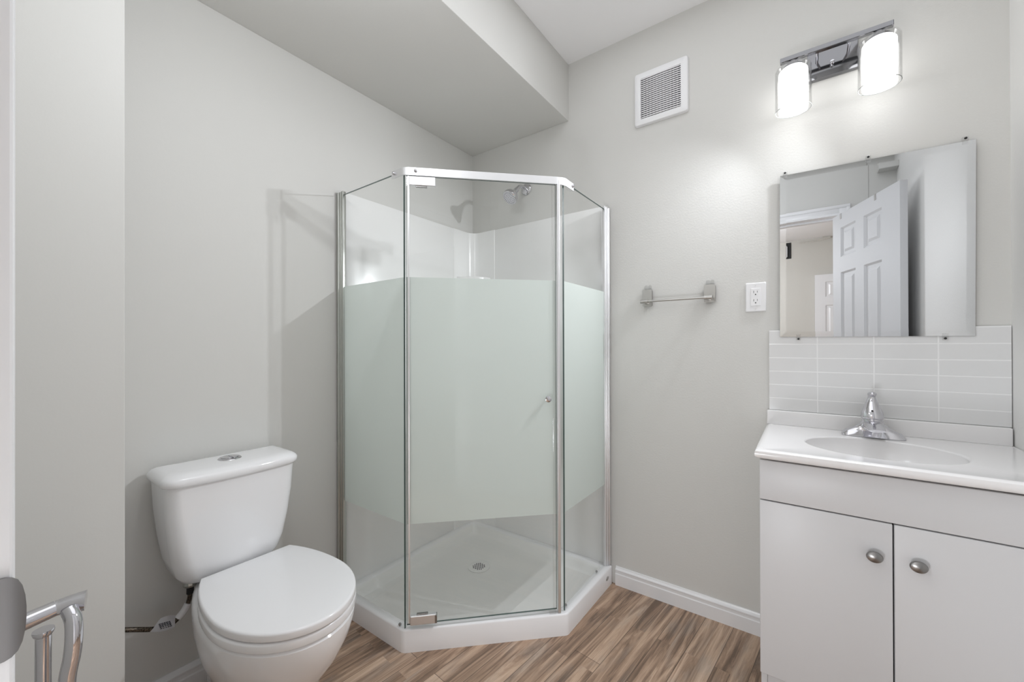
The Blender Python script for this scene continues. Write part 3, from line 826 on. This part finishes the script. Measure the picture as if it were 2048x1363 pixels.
# map ellipse ring angles to same param so the ring to rect quads stay regular
for k in range(4):
    s, z = ((.99, -.004), (1.0, -.0015), (1.012, -.0003), (1.03, 0))[k]
    new = []
    for a in angs:
        r = 1/sqrt((cos(a)/(EA*s))**2+(sin(a)/(EB*s))**2); new.append((ECX+r*cos(a), ECY+r*sin(a), CT+z))
    rings[k] = new
cc_('countertop', loft(rings, False, False), M['marble'], smooth=True, angle=40)
R = []
for k in range(12):
    t = k/11; s = .992*max(0, cos(t*pi/2*.93))**.75; z = CT-.0035-.105*sin(t*pi/2)
    R.append([(ECX+(EA*s)*cos(a), ECY+(EB*s)*sin(a), z) for a in angs])
bs = cc_('basin', loft(R, False, True), M['marble'], smooth=True, angle=60)
cc_('basin_drain', lathe([(0, 0), (.022, 0), (.024, .003), (.015, .004), (0, .003)], 28, origin=(ECX, ECY, CT-.108)), M['chrome'], bs, smooth=True)
cc_('backsplash_lip', box(CX0, CX1, -.021, -.003, CT-.001, .868, bev=.004, seg=3), M['marble'], smooth=True)

# tiled splash on the wall
struct_t = obj('tile_backsplash', box(1.492, RX-.002, -.0085, -.0005, .8685, 1.1655, bev=.0012, seg=2), M['tile'])
tag(struct_t, 'white stack-bond rectangular wall tiles behind the faucet', 'tile backsplash')

# faucet
fa = thing('faucet', 'chrome single-lever bathroom faucet with winged base', 'faucet', (1.776, -.083, CT))
def ell(cx, cy, a, b_, z, n=48, pw=2.6):
    out = []
    for i in range(n):
        t = 2*pi*i/n; c, s = cos(t), sin(t)
        out.append((cx+a*abs(c)**(2/pw)*(1 if c >= 0 else -1), cy+b_*abs(s)**(2/pw)*(1 if s >= 0 else -1), z))
    return out
obj('base_plate', loft([ell(0, 0, .077, .027, .0, pw=4), ell(0, 0, .078, .028, .002, pw=4), ell(0, 0, .076, .025, .008, pw=4), ell(0, 0, .068, .020, .018, pw=3.5), ell(0, 0, .050, .017, .026, pw=3), ell(0, 0, .034, .019, .038, pw=2.4), ell(0, 0, .024, .022, .052, pw=2)]), M['chrome'], fa, smooth=True, angle=50)
obj('body', lathe([(0, .024), (.029, .024), (.0275, .038), (.0265, .050), (.0255, .058), (0, .059)], 36), M['chrome'], fa, smooth=True)
# spout: broad hood reaching toward the user
R = []
for t in range(9):
    u = t/8; y = -.008-.100*u; hw = .026+.010*(1-u)**2*0-.006*u; zt = .056-.016*u+.006*sin(pi*u); zb = .020+.012*u+.004*sin(pi*u)
    n = 24; ring = []
    for i in range(n):
        a = 2*pi*i/n; s_ = sin(a); hwz = hw*(1+ (.55*(1-u)+.1)*(1 if s_ < 0 else 0)*max(0, -s_)**1.2)
        ring.append((hwz*cos(a), y, (zt+zb)/2+(zt-zb)/2*s_))
    R.append(ring)
obj('spout', loft(R), M['chrome'], fa, smooth=True, angle=60)
obj('aerator', lathe([(0, .016), (.0095, .016), (.0105, .020), (.0105, .034), (0, .034)], 24, origin=(0, -.094, 0)), M['chrome'], fa, smooth=True)
R = []
for (z, yy, a, b_) in ((.0575, .002, .026, .026), (.060, .002, .0285, .0275), (.066, .0025, .0288, .0275), (.075, .004, .0275, .026), (.086, .006, .0240, .023), (.098, .009, .0195, .0185), (.110, .012, .0150, .014), (.121, .014, .0112, .0105), (.127, .014, .0095, .0105), (.131, .011, .0105, .0155), (.135, .006, .0118, .019), (.139, .004, .0112, .018), (.142, .003, .0085, .014), (.1437, .003, .004, .007)):
    R.append(ell(0, yy, a, b_, z, 36, 2))
hl = obj('lever_handle', loft(R), M['chrome'], fa, smooth=True, angle=60)
obj('index_dot', lathe([(0, 0), (.0028, 0), (.0028, .001), (0, .0012)], 12, 'y', origin=(-.002, -.0180, .085)), M['rubber'], hl)

# ------------------------------------------------------------------ mirror
mi = thing('wall_mirror', 'rectangular frameless wall mirror held by five clear clips over the tiles', 'mirror', (1.775, -.009, 1.138))
def mc(name, bm, mat, parent=None, **k):
    o = obj(name, bm, mat, None, **k); o.parent = parent or mi
    o.matrix_parent_inverse = Matrix.Translation(-Vector(mi.location)) if parent is None else Matrix(); return o
q = [(1.527, 1.1405), (2.016, 1.1365), (2.020, 1.7265), (1.529, 1.737)]
def insq(q, d):
    c = Vector((1.772, 1.437)); out = []
    for (x, z) in q: out.append((x+(d if x < c.x else -d), z+(d if z < c.y else -d)))
    return out
bm = bmesh.new(); bev_w = .019
lev = [(0, -.0089), (0, -.0121), (bev_w, -.0128)]
loft([[(x, y, z) for x, z in insq(q, d)] for d, y in lev], bm=bm)
mc('mirror_glass', bm, M['mirror'])
def qtop(x): return 1.737+(1.7265-1.737)*(x-1.529)/.491
def qbot(x): return 1.1405+(1.1365-1.1405)*(x-1.527)/.489
for i, (x, top) in enumerate(((1.545, 1), (1.776, 1), (1.998, 1), (1.583, 0), (1.953, 0))):
    s = 1 if top else -1; ze = qtop(x) if top else qbot(x)
    bm = bmesh.new()
    za, zb = sorted((ze-s*.009, ze+s*.013))
    bx(bm, x-.0065, x+.0065, -.0160, -.0132, za, zb, bev=.0008)
    za, zb = sorted((ze+s*.0015, ze+s*.013)); bx(bm, x-.0065, x+.0065, -.0135, -.0092 if not top else -.0012, za, zb, bev=.0008)
    c_ = mc('mirror_clip', bm, M['clip'])
    mc('clip_screw', lathe([(0, .0158), (.0036, .0158), (.003, .018), (0, .0184)], 14, 'y', origin=(x, 0, ze+s*.0075)), M['rubber'], c_, smooth=True)

# ------------------------------------------------------------------ vanity light
vl = thing('vanity_light', 'two-shade brushed nickel wall light bar above the mirror', 'wall light', (1.684, 0, 2.10))
def lc(name, bm, mat, parent=None, **k):
    o = obj(name, bm, mat, None, **k); o.parent = parent or vl
    o.matrix_parent_inverse = Matrix.Translation(-Vector(vl.location)) if parent is None else Matrix(); return o
lc('backplate', box(1.612, 1.752, -.022, -.001, 2.050, 2.165, bev=.002), M['fixture'], smooth=True)
lc('crossbar', box(1.535, 1.829, -.107, -.089, 2.101, 2.117, bev=.0015), M['fixture'])
for x in (1.640, 1.724):
    lc('support_rod', tube([(x, -.022, 2.107), (x, -.092, 2.107)], .0042, 14, smooth=False), M['chrome'], smooth=True)
lc('mounting_knob', lathe([(0, .022), (.005, .022), (.005, .032), (.0065, .034), (.006, .042), (0, .044)], 16, 'y', origin=(1.682, 0, 2.085)), M['chrome'], smooth=True)
LY = -.097
for x in (1.572, 1.7955):
    sk = lc('socket_cup', lathe([(0, 2.101), (.010, 2.101), (.016, 2.092), (.030, 2.079), (.033, 2.073), (.031, 2.072), (0, 2.072)], 32, origin=(x, LY, 0)), M['fixture'], smooth=True)
    # clear outer cylinder (single wall, thick rim)
    sg = lc('outer_shade', lathe([(.020, 2.0785), (.044, 2.0785), (.050, 2.075), (.0525, 2.069), (.0525, 1.929), (.0505, 1.929), (.0505, 2.068), (.048, 2.0735), (.043, 2.0765), (.020, 2.0765)], 56, cap0=False, cap1=False, origin=(x, LY, 0)), M['lamp_glass'], smooth=True)
    bm = bmesh.new(); rg = []
    for i in range(57):
        a = 2*pi*i/56; rg.append((x+.0515*cos(a), LY+.0515*sin(a), 1.929))
    lc('shade_rim', tube(rg, .0009, 6, smooth=False), M['rim'], sg, smooth=True)
    lc('inner_shade', lathe([(.020, 2.0705), (.036, 2.0695), (.0415, 2.063), (.0425, 2.056), (.0425, 1.955), (.0405, 1.955), (.0405, 2.055), (.039, 2.061), (.035, 2.0665), (.020, 2.0685)], 56, cap0=False, cap1=False, origin=(x, LY, 0)), M['opal'], smooth=True)

# ------------------------------------------------------------------ exhaust vent
vx0, vx1, vz0, vz1 = .984, 1.211, 2.092, 2.327
ve = thing('exhaust_vent', 'square white exhaust fan grille high on the vanity wall', 'vent', ((vx0+vx1)/2, 0, vz0))
def ec(name, bm, mat, parent=None, **k):
    o = obj(name, bm, mat, None, **k); o.parent = parent or ve
    o.matrix_parent_inverse = Matrix.Translation(-Vector(ve.location)) if parent is None else Matrix(); return o
gx0, gx1, gz0, gz1 = 1.014, 1.183, 2.118, 2.297
def rr2(x0, x1, z0, z1, y, r, k=4):
    out = []
    for cx, cz, a0 in ((x1-r, z0+r, -pi/2), (x1-r, z1-r, 0), (x0+r, z1-r, pi/2), (x0+r, z0+r, pi)):
        for i in range(k+1):
            a = a0+pi/2*i/k; out.append((cx+r*cos(a), y, cz+r*sin(a)))
    return out
R = [rr2(vx0, vx1, vz0, vz1, -.0005, .010), rr2(vx0, vx1, vz0, vz1, -.010, .010), rr2(vx0+.003, vx1-.003, vz0+.003, vz1-.003, -.0155, .009), rr2(vx0+.009, vx1-.009, vz0+.009, vz1-.009, -.018, .006),
     rr2(gx0-.003, gx1+.003, gz0-.003, gz1+.003, -.0192, .0015), rr2(gx0, gx1, gz0, gz1, -.0185, .001), rr2(gx0, gx1, gz0, gz1, -.006, .001)]
ec('cover', loft(R, True, False), M['plastic'], smooth=True)
ec('grille_back', box(gx0+.001, gx1-.001, -.0145, -.013, gz0+.001, gz1-.001), M['grille_dark'])
bm = bmesh.new(); NS = 20
for i in range(NS):
    z = gz0+(gz1-gz0)*(i+.5)/NS
    vs = []
    rings = []
    for k in range(9):
        t = k/8; x = gx0+(gx1-gx0)*t; bow = .0025*sin(pi*t)
        rings.append([(x, -.0205-bow, z-.0022), (x, -.0195-bow, z+.0020), (x, -.0175, z+.0022), (x, -.0175, z-.0020)])
    loft(rings, bm=bm)
ec('slats', bm, M['plastic'])
bm = bmesh.new()
for i in range(1, 12): x = gx0+(gx1-gx0)*i/12; bx(bm, x-.0007, x+.0007, -.0165, -.0145, gz0, gz1)
ec('rear_ribs', bm, M['plastic'])

# ------------------------------------------------------------------ towel bar
tb = thing('towel_bar', 'short brushed nickel towel bar on two stuck-on brackets', 'towel bar', (1.165, 0, 1.30))
def bc(name, bm, mat, parent=None, **k):
    o = obj(name, bm, mat, None, **k); o.parent = parent or tb
    o.matrix_parent_inverse = Matrix.Translation(-Vector(tb.location)) if parent is None else Matrix(); return o
for x in (1.038, 1.290):
    R = [rr2(x-.0205, x+.0205, 1.283, 1.357, y, r) for y, r in ((-.003, .008), (-.011, .008), (-.0145, .007), (-.0155, .005))]
    p_ = bc('bracket', loft(R), M['satin'], smooth=True)
    bc('bar_socket', tube([(x, -.014, 1.302), (x, -.046, 1.302)], .0085, 18, smooth=False), M['satin'], p_, smooth=True)
    R = [rr2(x-.017, x+.017, 1.288, 1.366, y, .006) for y in (-.0004, -.003)]
    for sx in (-.0085, .0085):
        bc('adhesive_tab', loft([rr2(x+sx-.007, x+sx+.007, 1.345, 1.378, y, .0065) for y in (-.0004, -.002)]), M['clip'], p_)
bc('bar', tube([(1.022, -.047, 1.302), (1.306, -.047, 1.302)], .0048, 18, smooth=False), M['satin'], smooth=True)
for x0, x1 in ((1.020, 1.052), (1.276, 1.306)):
    bc('bar_end', tube([(x0, -.047, 1.302), (x1, -.047, 1.302)], .0082, 20, smooth=False), M['satin'], smooth=True)

# ------------------------------------------------------------------ outlet
ou = thing('wall_outlet', 'white two-socket outlet plate left of the mirror', 'outlet', (1.45, 0, 1.24))
def oc(name, bm, mat, parent=None, **k):
    o = obj(name, bm, mat, None, **k); o.parent = parent or ou
    o.matrix_parent_inverse = Matrix.Translation(-Vector(ou.location)) if parent is None else Matrix(); return o
R = [rr2(1.4155, 1.4835, 1.239, 1.3505, y, .003) for y in (-.0004, -.003)] + [rr2(1.4185, 1.4805, 1.242, 1.3475, -.0062, .003)]
oc('cover_plate', loft(R), M['plastic'], smooth=True)
rc = oc('receptacle', box(1.4335, 1.4655, -.0078, -.0055, 1.2615, 1.3285, bev=.0008), M['plastic'])
bm = bmesh.new()
for z in (1.311, 1.279):
    bx(bm, 1.4428, 1.4440, -.0082, -.0074, z, z+.0085); bx(bm, 1.4548, 1.4560, -.0082, -.0074, z+.001, z+.008)
    lathe([(0, .0074), (.0022, .0074), (.0022, .0082), (0, .0082)], 14, 'y', bm=bm, origin=(1.4495, 0, z-.006))
oc('socket_slots', bm, M['outlet_hole'], rc)
for z in (1.3405, 1.2495):
    oc('plate_screw', lathe([(0, .006), (.0022, .006), (.0018, .0072), (0, .0074)], 14, 'y', origin=(1.4495, 0, z)), M['alu'])
bpy.context.view_layer.update()
